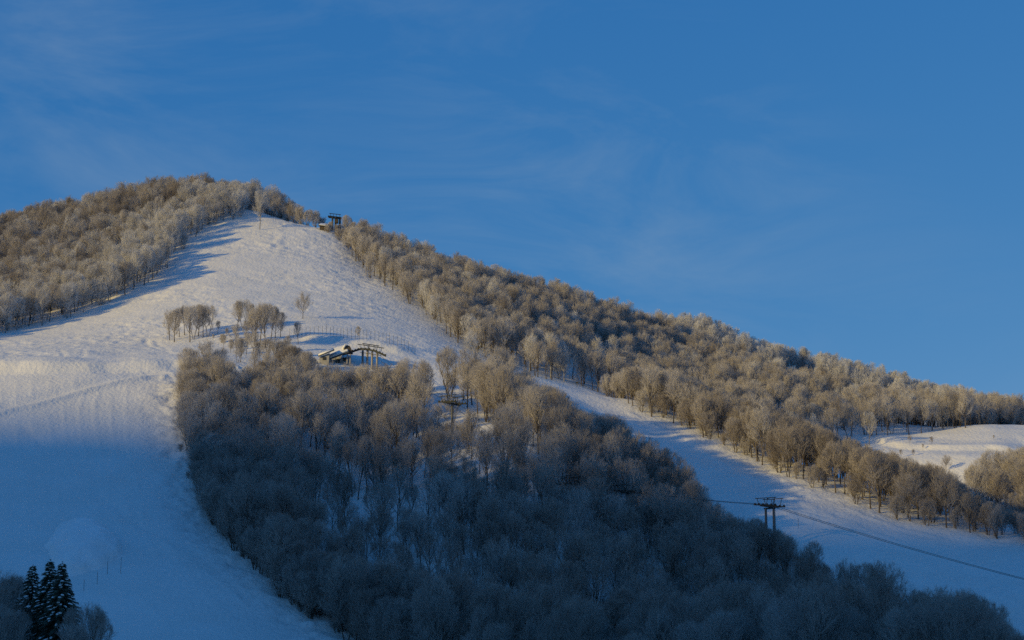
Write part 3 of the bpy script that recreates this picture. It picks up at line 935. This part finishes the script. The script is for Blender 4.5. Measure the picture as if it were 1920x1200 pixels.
# the far-off woods that read as one mass
def wood(name, label, sel):
    n = len(sel)
    me = bpy.data.meshes.new(name)
    co = np.array([[TREES[k][1], TREES[k][2], TREES[k][3] - 0.1] for k in sel], np.float32)
    me.vertices.add(n)
    me.vertices.foreach_set('co', co.ravel())
    a = me.attributes.new('pick', 'INT', 'POINT')
    a.data.foreach_set('value', np.array([KINDS.index(TREES[k][4]) * NVAR + TREES[k][5] for k in sel], np.int32))
    a = me.attributes.new('turn', 'FLOAT_VECTOR', 'POINT')
    a.data.foreach_set('vector', np.array([[0, 0, TREES[k][6]] for k in sel], np.float32).ravel())
    a = me.attributes.new('size', 'FLOAT', 'POINT')
    a.data.foreach_set('value', np.array([TREES[k][7] for k in sel], np.float32))
    me.update()
    o = bpy.data.objects.new(name, me)
    COL.objects.link(o)
    o['kind'] = 'stuff'
    o['label'] = label
    o['category'] = 'forest'
    ng = bpy.data.node_groups.new(name, 'GeometryNodeTree')
    ng.interface.new_socket('Geometry', in_out='INPUT', socket_type='NodeSocketGeometry')
    ng.interface.new_socket('Geometry', in_out='OUTPUT', socket_type='NodeSocketGeometry')
    N, Lk = ng.nodes, ng.links
    gi, go = N.new('NodeGroupInput'), N.new('NodeGroupOutput')
    ci = N.new('GeometryNodeCollectionInfo')
    ci.inputs['Collection'].default_value = LIB
    ci.inputs['Separate Children'].default_value = True
    ci.inputs['Reset Children'].default_value = True
    ip = N.new('GeometryNodeInstanceOnPoints')
    ip.inputs['Pick Instance'].default_value = True
    def attr(nm_, ty):
        q = N.new('GeometryNodeInputNamedAttribute')
        q.data_type = ty
        q.inputs['Name'].default_value = nm_
        return q.outputs['Attribute']
    e2r = N.new('FunctionNodeEulerToRotation')
    Lk.new(gi.outputs[0], ip.inputs['Points'])
    Lk.new(ci.outputs[0], ip.inputs['Instance'])
    Lk.new(attr('pick', 'INT'), ip.inputs['Instance Index'])
    Lk.new(attr('turn', 'FLOAT_VECTOR'), e2r.inputs[0])
    Lk.new(e2r.outputs[0], ip.inputs['Rotation'])
    Lk.new(attr('size', 'FLOAT'), ip.inputs['Scale'])
    Lk.new(ip.outputs[0], go.inputs[0])
    md = o.modifiers.new('trees', 'NODES')
    md.node_group = ng
    return o
taken = single | frosted
rest = [k for k in range(len(TREES)) if k not in taken]
wood('summit_forest', 'brown and frosted leafless forest covering the summit left of the open slope', [k for k in rest if TREES[k][0] == 'summit'])
wood('ridge_forest', 'leafless brown forest covering the long ridge that falls to the right', [k for k in rest if TREES[k][0] == 'ridge'])
wood('frosted_forest', 'frost white forest on the farthest crest along the right skyline', [k for k in rest if TREES[k][0] == 'back'])
wood('hillside_forest', 'rest of the leafless wood on the lower slope between and beside the ski runs', [k for k in rest if TREES[k][0] in ('centre', 'spur', 'corner')])
print('TREES', len(TREES), len(single), len(frosted), 'TRIS', sum(len(m_.polygons) for m_ in bpy.data.meshes))

def gz1(x, y):
    return float(ground_h(np.array([x]), np.array([y]))[0])
def stand_at(u, v, **kw):
    p = hit(u, v, **kw)
    return float(p[0]), float(p[1]), gz1(p[0], p[1])

# ------------------------------------------------------------------ single trees on the open snow
def lone(name, label, group, u, v, hpx, vi, kind='rimed', sink=0.15, **kw):
    x, y, z = stand_at(u, v, **kw)
    hm = hpx * y / FPX
    return add_tree(name, label, group, kind, vi, x, y, z - sink, random.Random(int(u * 7 + v)).uniform(0, 6.28), hm / TREE_SPECS[vi]['H'])
lone('bare_tree', 'lone rounded bare tree on the open slope casting a long blue shadow', None, 568, 599, 50, 1)
lone('frosted_tree', 'large frosted tree standing alone at the top of the open slope', None, 487, 432, 68, 6, 'frost')
for u, v, h, vi in [(319, 636, 58, 3), (327, 638, 62, 0), (346, 627, 58, 5), (356, 641, 70, 2), (372, 628, 60, 0), (381, 630, 64, 5), (389, 630, 60, 3), (336, 630, 56, 5), (364, 632, 60, 3)]:
    lone('bare_tree', 'bare tree in the row on the snow shelf, nearest the groomed left run', 'row of trees on the snow shelf', u, v, h, vi)
for u, v, h, vi in [(446, 617, 52, 0), (455, 616, 54, 3), (466, 618, 50, 5), (480, 651, 78, 2), (487, 648, 82, 5), (497, 652, 84, 2), (516, 636, 52, 1), (470, 640, 56, 3), (508, 640, 66, 5), (526, 634, 48, 0)]:
    lone('bare_tree', 'tall slender bare tree in the clump between the snow shelf and the net fence', 'clump of slender trees beside the net fence', u, v, h, vi)
for u, v, h, vi in [(445, 683, 48, 3), (451, 681, 46, 0)]:
    lone('bare_tree', 'small pale bare tree of the pair on the bright snow left of the lift station', 'pair of small trees by the station clearing', u, v, h, vi)
for k, (u, v, h) in enumerate([(418, 655, 30), (432, 662, 26), (440, 645, 40), (462, 664, 44), (474, 672, 50), (488, 684, 46), (500, 690, 56), (512, 694, 60), (525, 690, 52), (538, 700, 60), (548, 706, 62), (560, 702, 50), (572, 712, 56), (586, 716, 48), (476, 700, 44), (460, 640, 40), (540, 660, 30)]):
    lone('bare_tree', 'young pale tree in the loose scatter between the snow shelf and the main wood', 'young trees scattered above the wood', u, v, h, (5, 0, 3, 2, 6)[k % 5])
lone('bare_tree', 'thin bare tree in front of the net fence left of the lift station', None, 559, 648, 44, 5)
lone('bare_tree', 'small bare tree standing among the net fence posts above the lift station', None, 671, 646, 24, 0)
for u, v, h, vi in [(480, 762, 84, 5), (532, 738, 86, 2), (545, 733, 84, 0), (577, 727, 70, 5), (520, 735, 70, 3)]:
    lone('bare_tree', 'tall bare tree at the upper edge of the wood left of the lift station', 'trees at the upper edge of the wood', u, v, h, vi, 'brown')
for u, v, h, vi in [(884, 664, 48, 1), (945, 668, 52, 3)]:
    lone('frosted_tree', 'rimed spreading tree at the lower right corner of the open slope', 'rimed trees at the foot of the open slope', u, v, h, vi, 'frost')
for k, (u, Y, h, vi) in enumerate([(611, 649, 4.0, 7), (626, 650, 4.2, 8), (637, 651, 5.0, 7), (618, 653, 4.0, 8), (505, 668, 13, 3), (520, 672, 11, 7), (534, 670, 9, 8), (548, 668, 8.5, 7), (560, 666, 8, 8), (572, 664, 7, 7), (585, 664, 7, 8), (648, 655, 9, 7), (600, 668, 6, 8), (660, 648, 9, 0)]):
    p = plan(u, Y)
    add_tree('bare_tree', 'low dark tree in the thicket on the skyline beside the summit lift station', 'low trees on the skyline by the summit station', 'rimed', vi, p[0], p[1], gz1(*p) - 0.2, k * 1.3, h / TREE_SPECS[vi]['H'])
for k, (u, v, h) in enumerate([(408, 626, 26), (415, 642, 18), (426, 638, 22), (434, 650, 16), (400, 640, 14)]):
    lone('sapling', 'thin sapling poking through the snow between the tree row and the slender clump', 'saplings on the snow shelf', u, v, h, 8 if k % 2 else 5)
for k, (u, v, h) in enumerate([(1690, 856, 16), (1713, 853, 13), (1774, 884, 30), (1864, 826, 10), (1747, 838, 15), (1706, 836, 14), (1730, 842, 12)]):
    lone('sapling', 'small dark shrub on the sunlit snow shelf at the right edge', 'shrubs on the sunlit snow shelf', u, v, h, (5, 3, 1)[k % 3], 'brown', y0=440)
for k, (u, v, h) in enumerate([(340, 770, 14), (338, 848, 16), (352, 900, 14), (345, 725, 12)]):
    lone('sapling', 'twiggy sapling in the rough snow along the edge of the left run', 'saplings along the left run', u, v, h, 8)

# ------------------------------------------------------------------ snow-laden spruces at the near left, with bare trees round them
def make_spruce(seed, H, wid):
    rng = random.Random(seed)
    tr, fo, sn = MB(), MB(), MB()
    tr.tube([(0, 0, -0.5), (0.02, 0.02, H * 0.5), (0, 0, H)], [0.2, 0.13, 0.02], 7)
    z = 1.0
    while z < H - 0.25:
        f = 1 - z / H
        n = 7 if f < 0.25 else 11
        L0 = wid * 1.12 * (f ** 0.86) + 0.08
        a0 = rng.uniform(0, 6.28)
        for k in range(n):
            a = a0 + 6.283 * k / n + rng.uniform(-0.25, 0.25)
            L = L0 * rng.uniform(0.6, 1.18)
            droop = 0.30 + 0.25 * f
            zb = z + rng.uniform(-0.12, 0.12)
            P = [Vector((math.cos(a) * L * t, math.sin(a) * L * t, zb + 0.10 * L * t - droop * L * t * t + 0.10 * L * t ** 4)) for t in (0, 0.35, 0.7, 1.0)]
            fo.tube(P, [0.03, 0.024, 0.016, 0.006], 3, cap=False)
            side = Vector((-math.sin(a), math.cos(a), 0))
            m = max(4, int(L * 9))
            for j in range(m):
                t = 0.15 + 0.85 * (j + rng.random()) / m
                i = 0 if t < 0.35 else (1 if t < 0.7 else 2)
                lo, hi = ((0, .35), (.35, .7), (.7, 1.0))[i]
                b = P[i].lerp(P[i + 1], (t - lo) / (hi - lo))
                fw = (P[i + 1] - P[i]).normalized()
                for sg in (-1, 1):
                    q = b + (side * sg * rng.uniform(0.5, 1) + fw * rng.uniform(0.4, 0.9) + Vector((0, 0, rng.uniform(-0.6, 0.05)))) * (0.46 * (1.15 - 0.5 * t))
                    fo.spike(b, q, 0.06)
                fo.spike(b, b + fw * 0.3 + Vector((0, 0, -0.3)), 0.055)
            if rng.random() < 0.75:
                for t in (0.72,):
                    if rng.random() < 0.1:
                        continue
                    i = 1 if t < 0.7 else 2
                    lo, hi = ((0, .35), (.35, .7), (.7, 1.0))[i]
                    c = P[i].lerp(P[i + 1], (t - lo) / (hi - lo)) + Vector((0, 0, 0.05))
                    fw = (P[i + 1] - P[i]).normalized()
                    la, wb, hh = min(0.42, 0.34 * L) * rng.uniform(0.6, 1.25), 0.22 * rng.uniform(0.5, 1.2), 0.08
                    up = fw.cross(side).normalized()
                    if up.z < 0:
                        up = -up
                    vs = []
                    for ring, (rs, hz_) in enumerate(((1.0, -0.3), (0.8, 0.6))):
                        for q in range(7):
                            th = 6.283 * q / 7
                            jt = rng.uniform(0.75, 1.2)
                            vs.append(c + fw * math.cos(th) * la * rs * jt + side * math.sin(th) * wb * rs * jt + up * hz_ * hh)
                    vs.append(c + up * hh)
                    fs = [(q, (q + 1) % 7, 7 + (q + 1) % 7, 7 + q) for q in range(7)] + [(7 + q, 7 + (q + 1) % 7, 14) for q in range(7)]
                    sn.add(vs, fs)
        z += 0.34 if f > 0.3 else 0.26
    for k in range(40):
        zz = H * rng.uniform(0.9, 1.0)
        a = rng.uniform(0, 6.28)
        fo.spike(Vector((0, 0, zz)), Vector((math.cos(a) * 0.16, math.sin(a) * 0.16, zz + 0.12)), 0.03)
    return tr, fo, sn
for u, Y, vtop, wid, lab, sd in [(62, 208, 1058, 3.6, 'shortest and leftmost snow laden spruce of the near three', 3), (95, 205, 1049, 4.0, 'tallest snow laden spruce, middle one of the near three', 4), (117, 202, 1053, 4.1, 'snow laden spruce nearest the ploughed mound, rightmost of three', 5)]:
    p = px(u, vtop, Y)
    g = gz1(p[0], p[1])
    H = p[2] - g
    t = thing('spruce_tree', lab, 'tree', (p[0], p[1], g), 0, 1.0, 'snow laden spruces')
    a, b, c = make_spruce(sd, H, wid)
    part('trunk', a.mesh('spruce_trunk', BARK, True), t)
    cr_ = part('crown', b.mesh('spruce_crown', NEEDLE), t)
    part('snow_cover', c.mesh('spruce_snow', SNOW_CAP, True), cr_)['kind'] = 'stuff'
for k, (u, Y, vtop, vi) in enumerate([(-12, 214, 1100, 3), (8, 216, 1078, 5), (28, 213, 1084, 0), (48, 218, 1098, 4), (20, 204, 1110, 4), (148, 199, 1140, 5), (170, 200, 1134, 5), (184, 204, 1150, 2), (20, 198, 1140, 7), (140, 196, 1168, 8), (0, 200, 1125, 7)]):
    p = px(u, vtop, Y)
    g = gz1(p[0], p[1])
    add_tree('bare_tree', 'dark bare tree in the near thicket round the snow laden spruces', 'near trees round the spruces', 'brown', vi, p[0], p[1], g - 0.2, k * 2.1, (p[2] - g) / TREE_SPECS[vi]['H'])

# ------------------------------------------------------------------ chairlift: towers, ropes, stations
LINE_D = Vector((-0.80, 0.60, 0)).normalized()       # uphill along the lift line, in plan
def lift_tower(u, vtop, Y, label, cols=1, scale=1.0, hmin=7.0):
    """vtop is the row of the crossarm"""
    p = Vector(px(u, vtop, Y))
    g = gz1(p.x, p.y)
    H = max(p.z - g, 3.0)
    rz = math.atan2(LINE_D.y, LINE_D.x)
    t = thing('lift_tower', label, 'lift tower', (p.x, p.y, g), rz, 1.0, 'chairlift towers')
    # local x runs along the rope, y across
    cm = []
    offs = [0.0] if cols == 1 else [-0.95, 0.95]
    for k, o_ in enumerate(offs):
        m = MB()
        m.tube([(o_, 0, -1.0), (o_, 0, H * 0.5), (o_, 0, H - 0.2)], [0.34 * scale, 0.3 * scale, 0.25 * scale], 12)
        part('column', m.mesh('tower_column', STEEL, True), t)
    m = MB()
    m.box((0, 0, H), (0.34, 4.2 * scale, 0.36))
    if cols == 2:
        m.box((0, 0, H - 0.35), (2.6, 0.4, 0.3))
    arm = part('crossarm', m.mesh('crossarm', DARK_STEEL), t)
    for sy in (-1, 1):
        m = MB()
        yy = sy * 1.95 * scale
        m.bar((-2.7 * scale, yy, H - 0.02), (2.7 * scale, yy, H + 0.42), 0.16, 0.26)
        m.bar((-1.2, yy, H + 0.05), (1.2, yy, H + 0.2), 0.3, 0.42)
        sh = part('sheave_train', m.mesh('sheave_train', DARK_STEEL), t)
        for j in range(6):
            xx = (-2.4 + j * 0.96) * scale
            zz = H + 0.2 + xx / (2.7 * scale) * 0.22 + 0.2
            w = MB()
            w.tube([(xx, yy - 0.08, zz), (xx, yy + 0.08, zz)], 0.21, 10)
            part('wheel', w.mesh('sheave_wheel', DARK_STEEL), sh)
    m = MB()
    for sy in (-1, 1):
        yy = sy * 1.6 * scale
        for xx, tx in ((-1.7, -2.1), (-0.1, -0.45), (0.1, 0.45), (1.7, 2.1)):
            m.bar((xx * scale, yy, H + 0.3), (tx * scale, yy, H + 1.75 * scale), 0.09, 0.09)
        m.bar((-2.5 * scale, yy, H + 1.75 * scale), (2.5 * scale, yy, H + 1.75 * scale), 0.13, 0.15)
    m.bar((-0.3, -1.7 * scale, H + 1.6 * scale), (-0.3, 1.7 * scale, H + 1.6 * scale), 0.09, 0.1)
    part('lifting_frame', m.mesh('lifting_frame', DARK_STEEL), t)
    m = MB()
    for sx in (-0.18, 0.18):
        m.bar((offs[0] + sx, -0.42, 0.5), (offs[0] + sx, -0.36, H), 0.04, 0.04)
    zz = 0.8
    while zz < H - 0.2:
        m.bar((offs[0] - 0.18, -0.40, zz), (offs[0] + 0.18, -0.40, zz), 0.03, 0.03)
        zz += 0.4
    part('ladder', m.mesh('ladder', STEEL), t)
    return p
TW = [lift_tower(1443, 950, 365, 'dark twin column chairlift tower standing against the shaded right ski run', 2),
      lift_tower(1180, 925, 362, 'chairlift tower half hidden in the trees next below the blue run, its frame just showing'),
      lift_tower(1062, 910, 357, 'chairlift tower with wide frame rising from the shaded middle wood'),
      lift_tower(848, 757, 398, 'chairlift tower with pale column at the top of the sunlit clearing')]
across = Vector((-LINE_D.y, LINE_D.x, 0))
low_end = Vector(px(2010, 1112, 325))
top_end = Vector(px(690, 657, 468))
nodes = [low_end] + TW + [top_end]
for sy, lab in ((-1, 'lower haul rope of the chairlift strung between its towers'), (1, 'upper haul rope of the chairlift, running beside the lower one')):
    m = MB()
    P = []
    for a, b in zip(nodes[:-1], nodes[1:]):
        L = (b - a).length
        n = 14
        for k in range(n):
            t = k / n
            q = a.lerp(b, t) + across * 1.95 * sy + Vector((0, 0, 0.4 - 0.10 * L / 10 * 4 * t * (1 - t)))
            P.append(q)
    P.append(nodes[-1] + across * 1.95 * sy + Vector((0, 0, 0.4)))
    m.tube(P, 0.045, 5)
    o = bpy.data.objects.new('haul_rope', m.mesh('haul_rope', CABLE))
    COL.objects.link(o)
    o['label'] = lab
    o['category'] = 'cable'
    o['group'] = 'chairlift ropes'

# the terminal: a humped sheave bridge on four pale columns with a lifting frame above
sx_, sy_, sz_ = stand_at(690, 702)
org = Vector(px(690, 690, 468))
t = thing('lift_terminal', 'chairlift terminal with humped rail on four pale columns beside the station hut', 'lift terminal', (org.x, org.y, gz1(org.x, org.y)))
base = Vector(t.location)
def loc(u, v, Y):
    return Vector(px(u, v, Y)) - base
for k, (u, v) in enumerate([(680.3, 657), (689, 657), (698, 659), (707.3, 662)]):
    p = loc(u, v, 470 - k * 1.4)
    m = MB()
    g = gz1(p.x + base.x, p.y + base.y) - base.z
    m.tube([(p.x, p.y, g - 1), (p.x, p.y, p.z)], [0.34, 0.30], 12)
    part('column', m.mesh('terminal_column', CONCRETE, True), t)
arc = [(643, 665), (655, 661), (664.6, 658), (675, 654.5), (689, 655), (702.5, 658), (712, 662), (722.8, 667)]
for off, nm in ((-0.9, 'rail'), (0.9, 'rail')):
    m = MB()
    Q = [loc(u, v, 474 - (u - 643) * 0.14 + off) for u, v in arc]
    for a, b in zip(Q[:-1], Q[1:]):
        m.bar(a, b + (b - a) * 0.06, 0.28, 0.5)
    rl = part(nm, m.mesh('terminal_rail', DARK_STEEL), t)
    for j in range(14):
        f = j / 13 * (len(Q) - 1)
        i = min(int(f), len(Q) - 2)
        c = Q[i].lerp(Q[i + 1], f - i) + Vector((0, 0, 0.3))
        w = MB()
        w.tube([c - Vector((0, 0.08, 0)), c + Vector((0, 0.08, 0))], 0.2, 8)
        part('wheel', w.mesh('terminal_wheel', DARK_STEEL), rl)
for bars, Y in ((((670.7, 645.4), (720, 652.8)), 466.5), (((679.5, 644), (711, 648.7)), 469.5)):
    m = MB()
    a, b = loc(*bars[0], Y), loc(*bars[1], Y)
    m.bar(a, b, 0.16, 0.2)
    for f, dx in ((0.08, 0.35), (0.38, 0.3), (0.42, -0.2), (0.68, 0.25), (0.92, -0.45)):
        q = a.lerp(b, f)
        m.bar(q, q + Vector((dx, 0, -1.75)), 0.11, 0.11)
    part('lifting_frame', m.mesh('terminal_frame', DARK_STEEL), t)
m = MB()
a, b = loc(678, 661, 470), loc(712, 666, 466)
m.bar(a, b, 1.6, 0.12)
part('catwalk', m.mesh('catwalk', STEEL), t)

# station hut under a snow-loaded sloping roof, with a lower shed at its side
org = Vector(px(635, 690, 470))
t = thing('station_hut', 'lift station hut with thick snow on its sloping roof and a dark gable', 'hut', (org.x, org.y, gz1(org.x, org.y)))
base = Vector(t.location)
def slab(m, quad, th):
    n = (quad[1] - quad[0]).cross(quad[3] - quad[0]).normalized()
    if n.z < 0:
        n = -n
    m.add([q for q in quad] + [q + n * th for q in quad], [(0, 1, 2, 3), (7, 6, 5, 4), (0, 4, 5, 1), (1, 5, 6, 2), (2, 6, 7, 3), (3, 7, 4, 0)])
    return n
def off_(quad, n, d, grow=0.0):
    c = sum(quad, Vector()) / 4
    return [c + (q - c) * (1 + grow) + n * d for q in quad]
roof = [loc(615, 676, 466), loc(655, 661, 465), loc(655, 650, 475), loc(626, 658, 476)]
m = MB()
nrm = slab(m, roof, 0.28)
rf = part('roof', m.mesh('hut_roof', ROOFM), t)
m = MB()
slab(m, off_(roof, nrm, 0.283, -0.05), 0.65)
o = part('snow_cover', m.mesh('roof_snow', SNOW_CAP, True), rf)
bv = o.modifiers.new('round', 'BEVEL')
bv.width = 0.25
bv.segments = 3
gpk = [loc(643, 658, 466.2), loc(661, 659, 466.2), loc(656, 648.5, 466.4), loc(649, 647, 466.4)]
m = MB()
bk = [q + Vector((-0.4, 5.5, 0.15)) for q in gpk]
m.add(gpk + bk, [(0, 1, 2, 3), (7, 6, 5, 4), (0, 4, 5, 1), (1, 5, 6, 2), (2, 6, 7, 3), (3, 7, 4, 0)])
part('gable', m.mesh('gable', WOOD), t)
m = MB()
gs = [loc(645, 653, 465.9), loc(649.5, 645.6, 465.9), loc(648.5, 645.6, 472), loc(642, 654, 472)]
slab(m, gs, 0.3)
part('snow_cover', m.mesh('gable_snow', SNOW_CAP, True), t)
m = MB()
w0, w1 = loc(620, 676, 467.5), loc(655, 668, 467.0)
zb = -1.5
for a, b in ((w0, w1), (w1, w1 + Vector((-0.3, 6.5, 0))), (w1 + Vector((-0.3, 6.5, 0)), w0 + Vector((0.3, 7.5, 0))), (w0 + Vector((0.3, 7.5, 0)), w0)):
    top_a, top_b = a.copy(), b.copy()
    m.add([Vector((a.x, a.y, zb)), Vector((b.x, b.y, zb)), top_b, top_a], [(0, 1, 2, 3)])
part('wall', m.mesh('hut_wall', WALLM), t)
for u, v in ((634, 677), (646, 674)):
    c = loc(u, v, 467.1)
    m = MB()
    m.box(c, (0.9, 0.12, 1.0))
    part('window', m.mesh('hut_window', DARK_STEEL), t)
for u in (651.5, 657):
    c = loc(u, 664, 465.6)
    m = MB()
    m.tube([(c.x, c.y, -1.5), c], 0.2, 8)
    part('post', m.mesh('hut_post', CONCRETE), t)

org = Vector(px(607, 690, 466))
t = thing('shed', 'low grey shed with a single pitch roof left of the lift station hut', 'shed', (org.x, org.y, gz1(org.x, org.y)))
base = Vector(t.location)
rq_ = [loc(597, 669, 463), loc(627, 657.5, 462.5), loc(627, 655, 468), loc(597, 666.5, 468)]
m = MB()
nrm = slab(m, rq_, 0.25)
rf = part('roof', m.mesh('shed_roof', ROOFM), t)
m = MB()
slab(m, off_(rq_, nrm, 0.253, -0.06), 0.22)
part('snow_cover', m.mesh('shed_snow', SNOW_CAP, True), rf)
m = MB()
a, b = loc(599, 669, 463.6), loc(617, 662.5, 463.3)
m.add([Vector((a.x, a.y, -2)), Vector((b.x, b.y, -2)), b, a, Vector((a.x, a.y + 4, -2)), Vector((b.x, b.y + 4, -2)), b + Vector((0, 4, 0.4)), a + Vector((0, 4, 0.4))], [(0, 1, 2, 3), (1, 5, 6, 2), (5, 4, 7, 6), (4, 0, 3, 7)])
part('wall', m.mesh('shed_wall', WALLM), t)
m = MB()
c = loc(608, 672, 463.3)
m.box(c, (0.9, 0.1, 0.8))
part('window', m.mesh('shed_window', DARK_STEEL), t)

# net fence on the lip above the station
FL = line([(543, 634), (583, 637), (620, 640), (656, 647), (690, 649), (715, 652), (745, 657), (778, 664)], 6)
seg = np.concatenate([[0], np.cumsum(np.hypot(*np.diff(FL, axis=0).T))])
npost = int(seg[-1] / 1.15)
c0 = FL[0]
t = thing('net_fence', 'tall net fence of thin posts along the snow bank above the lift station', 'fence', (c0[0], c0[1], gz1(*c0)))
base = Vector(t.location)
tops, feet = [], []
rngp = random.Random(8)
fx = np.interp(np.linspace(0, seg[-1], npost), seg, FL[:, 0])
fy = np.interp(np.linspace(0, seg[-1], npost), seg, FL[:, 1])
fz = ground_h(fx, fy)
pm = MB()
pm.tube([(0, 0, -0.6), (0, 0, 1.0)], 0.04, 6)
pme = pm.mesh('fence_post', DARK_STEEL)
for k in range(npost):
    h = rngp.choice([2.5, 2.7, 2.8, 3.0, 3.5])
    o = part('post', pme, t)
    o.location = (fx[k] - base.x, fy[k] - base.y, fz[k] - base.z)
    o.scale = (1, 1, h)
    feet.append(Vector((fx[k] - base.x, fy[k] - base.y, fz[k] - base.z)))
    tops.append(feet[-1] + Vector((0, 0, min(h, 2.6))))
m = MB()
for a, b, c, d in zip(feet[:-1], feet[1:], tops[:-1], tops[1:]):
    for f in (0.3, 0.55, 0.8, 0.98):
        m.bar(a.lerp(c, f), b.lerp(d, f), 0.014, 0.014)
part('net', m.mesh('fence_net', NETM), t)

# summit station on the skyline
org = Vector(px(608, 428, 652))
t = thing('summit_hut', 'small dark hut with a snow edged roof at the top of the open slope', 'hut', (org.x, org.y, gz1(org.x, org.y)))
base = Vector(t.location)
m = MB()
q = [loc(597, 423, 651), loc(618, 425.5, 650), loc(620, 422.5, 656), loc(601, 420.2, 657)]
nrm = slab(m, q, 0.3)
rf = part('roof', m.mesh('summit_roof', ROOFM), t)
m = MB()
slab(m, off_(q, nrm, 0.303, -0.05), 0.18)
part('snow_cover', m.mesh('summit_snow', SNOW_CAP), rf)
m = MB()
m.add([loc(599.5, 423.8, 651.5), loc(616.5, 426, 650.8), loc(618.5, 423.4, 655), loc(602.5, 421.5, 656)], [(0, 1, 2, 3)])
m.v = [(x, y, z) for x, y, z in m.v] + [(x, y, -2.0) for x, y, z in m.v]
m.f = [(0, 1, 5, 4), (1, 2, 6, 5), (2, 3, 7, 6), (3, 0, 4, 7), (0, 3, 2, 1)]
part('wall', m.mesh('summit_wall', WOOD), t)
org = Vector(px(628, 428, 656))
t = thing('summit_terminal', 'dark chairlift terminal frame standing on the skyline beside the summit hut', 'lift terminal', (org.x, org.y, gz1(org.x, org.y)))
base = Vector(t.location)
for u, Y in ((623.5, 655), (629.5, 656), (637.5, 657)):
    c = loc(u, 407, Y)
    m = MB()
    m.tube([(c.x, c.y, -1.5), c], [0.42, 0.36], 10)
    part('column', m.mesh('summit_column', DARK_STEEL, True), t)
m = MB()
m.bar(loc(615, 405.5, 655), loc(640, 408.5, 657), 0.5, 0.55)
m.bar(loc(616, 407.5, 657.5), loc(640, 410.5, 659.5), 0.5, 0.4)
part('rail', m.mesh('summit_rail', DARK_STEEL), t)
m = MB()
a, b = loc(617.5, 400, 656), loc(639, 402.5, 657)
m.bar(a, b, 0.2, 0.22)
for f in (0.1, 0.35, 0.6, 0.9):
    q = a.lerp(b, f)
    m.bar(q, q + Vector((0.1, 0, -1.3)), 0.14, 0.14)
part('lifting_frame', m.mesh('summit_frame', DARK_STEEL), t)
m = MB()
m.box(loc(631, 415, 655), (1.4, 1.6, 1.5))
part('cabin', m.mesh('summit_cabin', WOOD), t)

# ------------------------------------------------------------------ small things
def pole(u, v, hpx, label, group):
    x, y, z = stand_at(u, v)
    h = hpx * y / FPX
    m = MB()
    m.tube([(0, 0, -0.4), (0, 0, h)], 0.035, 6)
    o = bpy.data.objects.new('marker_pole', m.mesh('marker_pole', DARK_STEEL))
    COL.objects.link(o)
    o.location = (x, y, z)
    o['label'], o['category'], o['group'] = label, 'pole', group
pole(1497, 994, 18, 'single thin marker pole on the shaded right run below the twin column tower', 'marker poles')
for u, v, h, w in ((157, 1108, 20, 'leftmost and lowest, below the ploughed mound'), (182, 1096, 23, 'second from the spruces, below the mound'), (201, 1080, 24, 'at the lit lower edge of the ploughed mound'), (226, 1078, 30, 'tallest, at the right tip of the ploughed mound'), (193, 1012, 13, 'shortest, on the upper rim of the ploughed mound')):
    pole(u, v, h, 'thin marker pole ' + w, 'marker poles')
x, y, z = stand_at(1082, 724, y0=500)
t = thing('sign_board', 'tiny dark sign board on a post under the trees in the blue gully', 'sign', (x, y, z))
m = MB()
m.tube([(0, 0, -0.3), (0, 0, 1.6)], 0.05, 6)
part('post', m.mesh('sign_post', DARK_STEEL), t)
m = MB()
m.box((0, -0.07, 1.5), (0.9, 0.06, 0.5))
part('board', m.mesh('sign_face', DARK_STEEL), t)
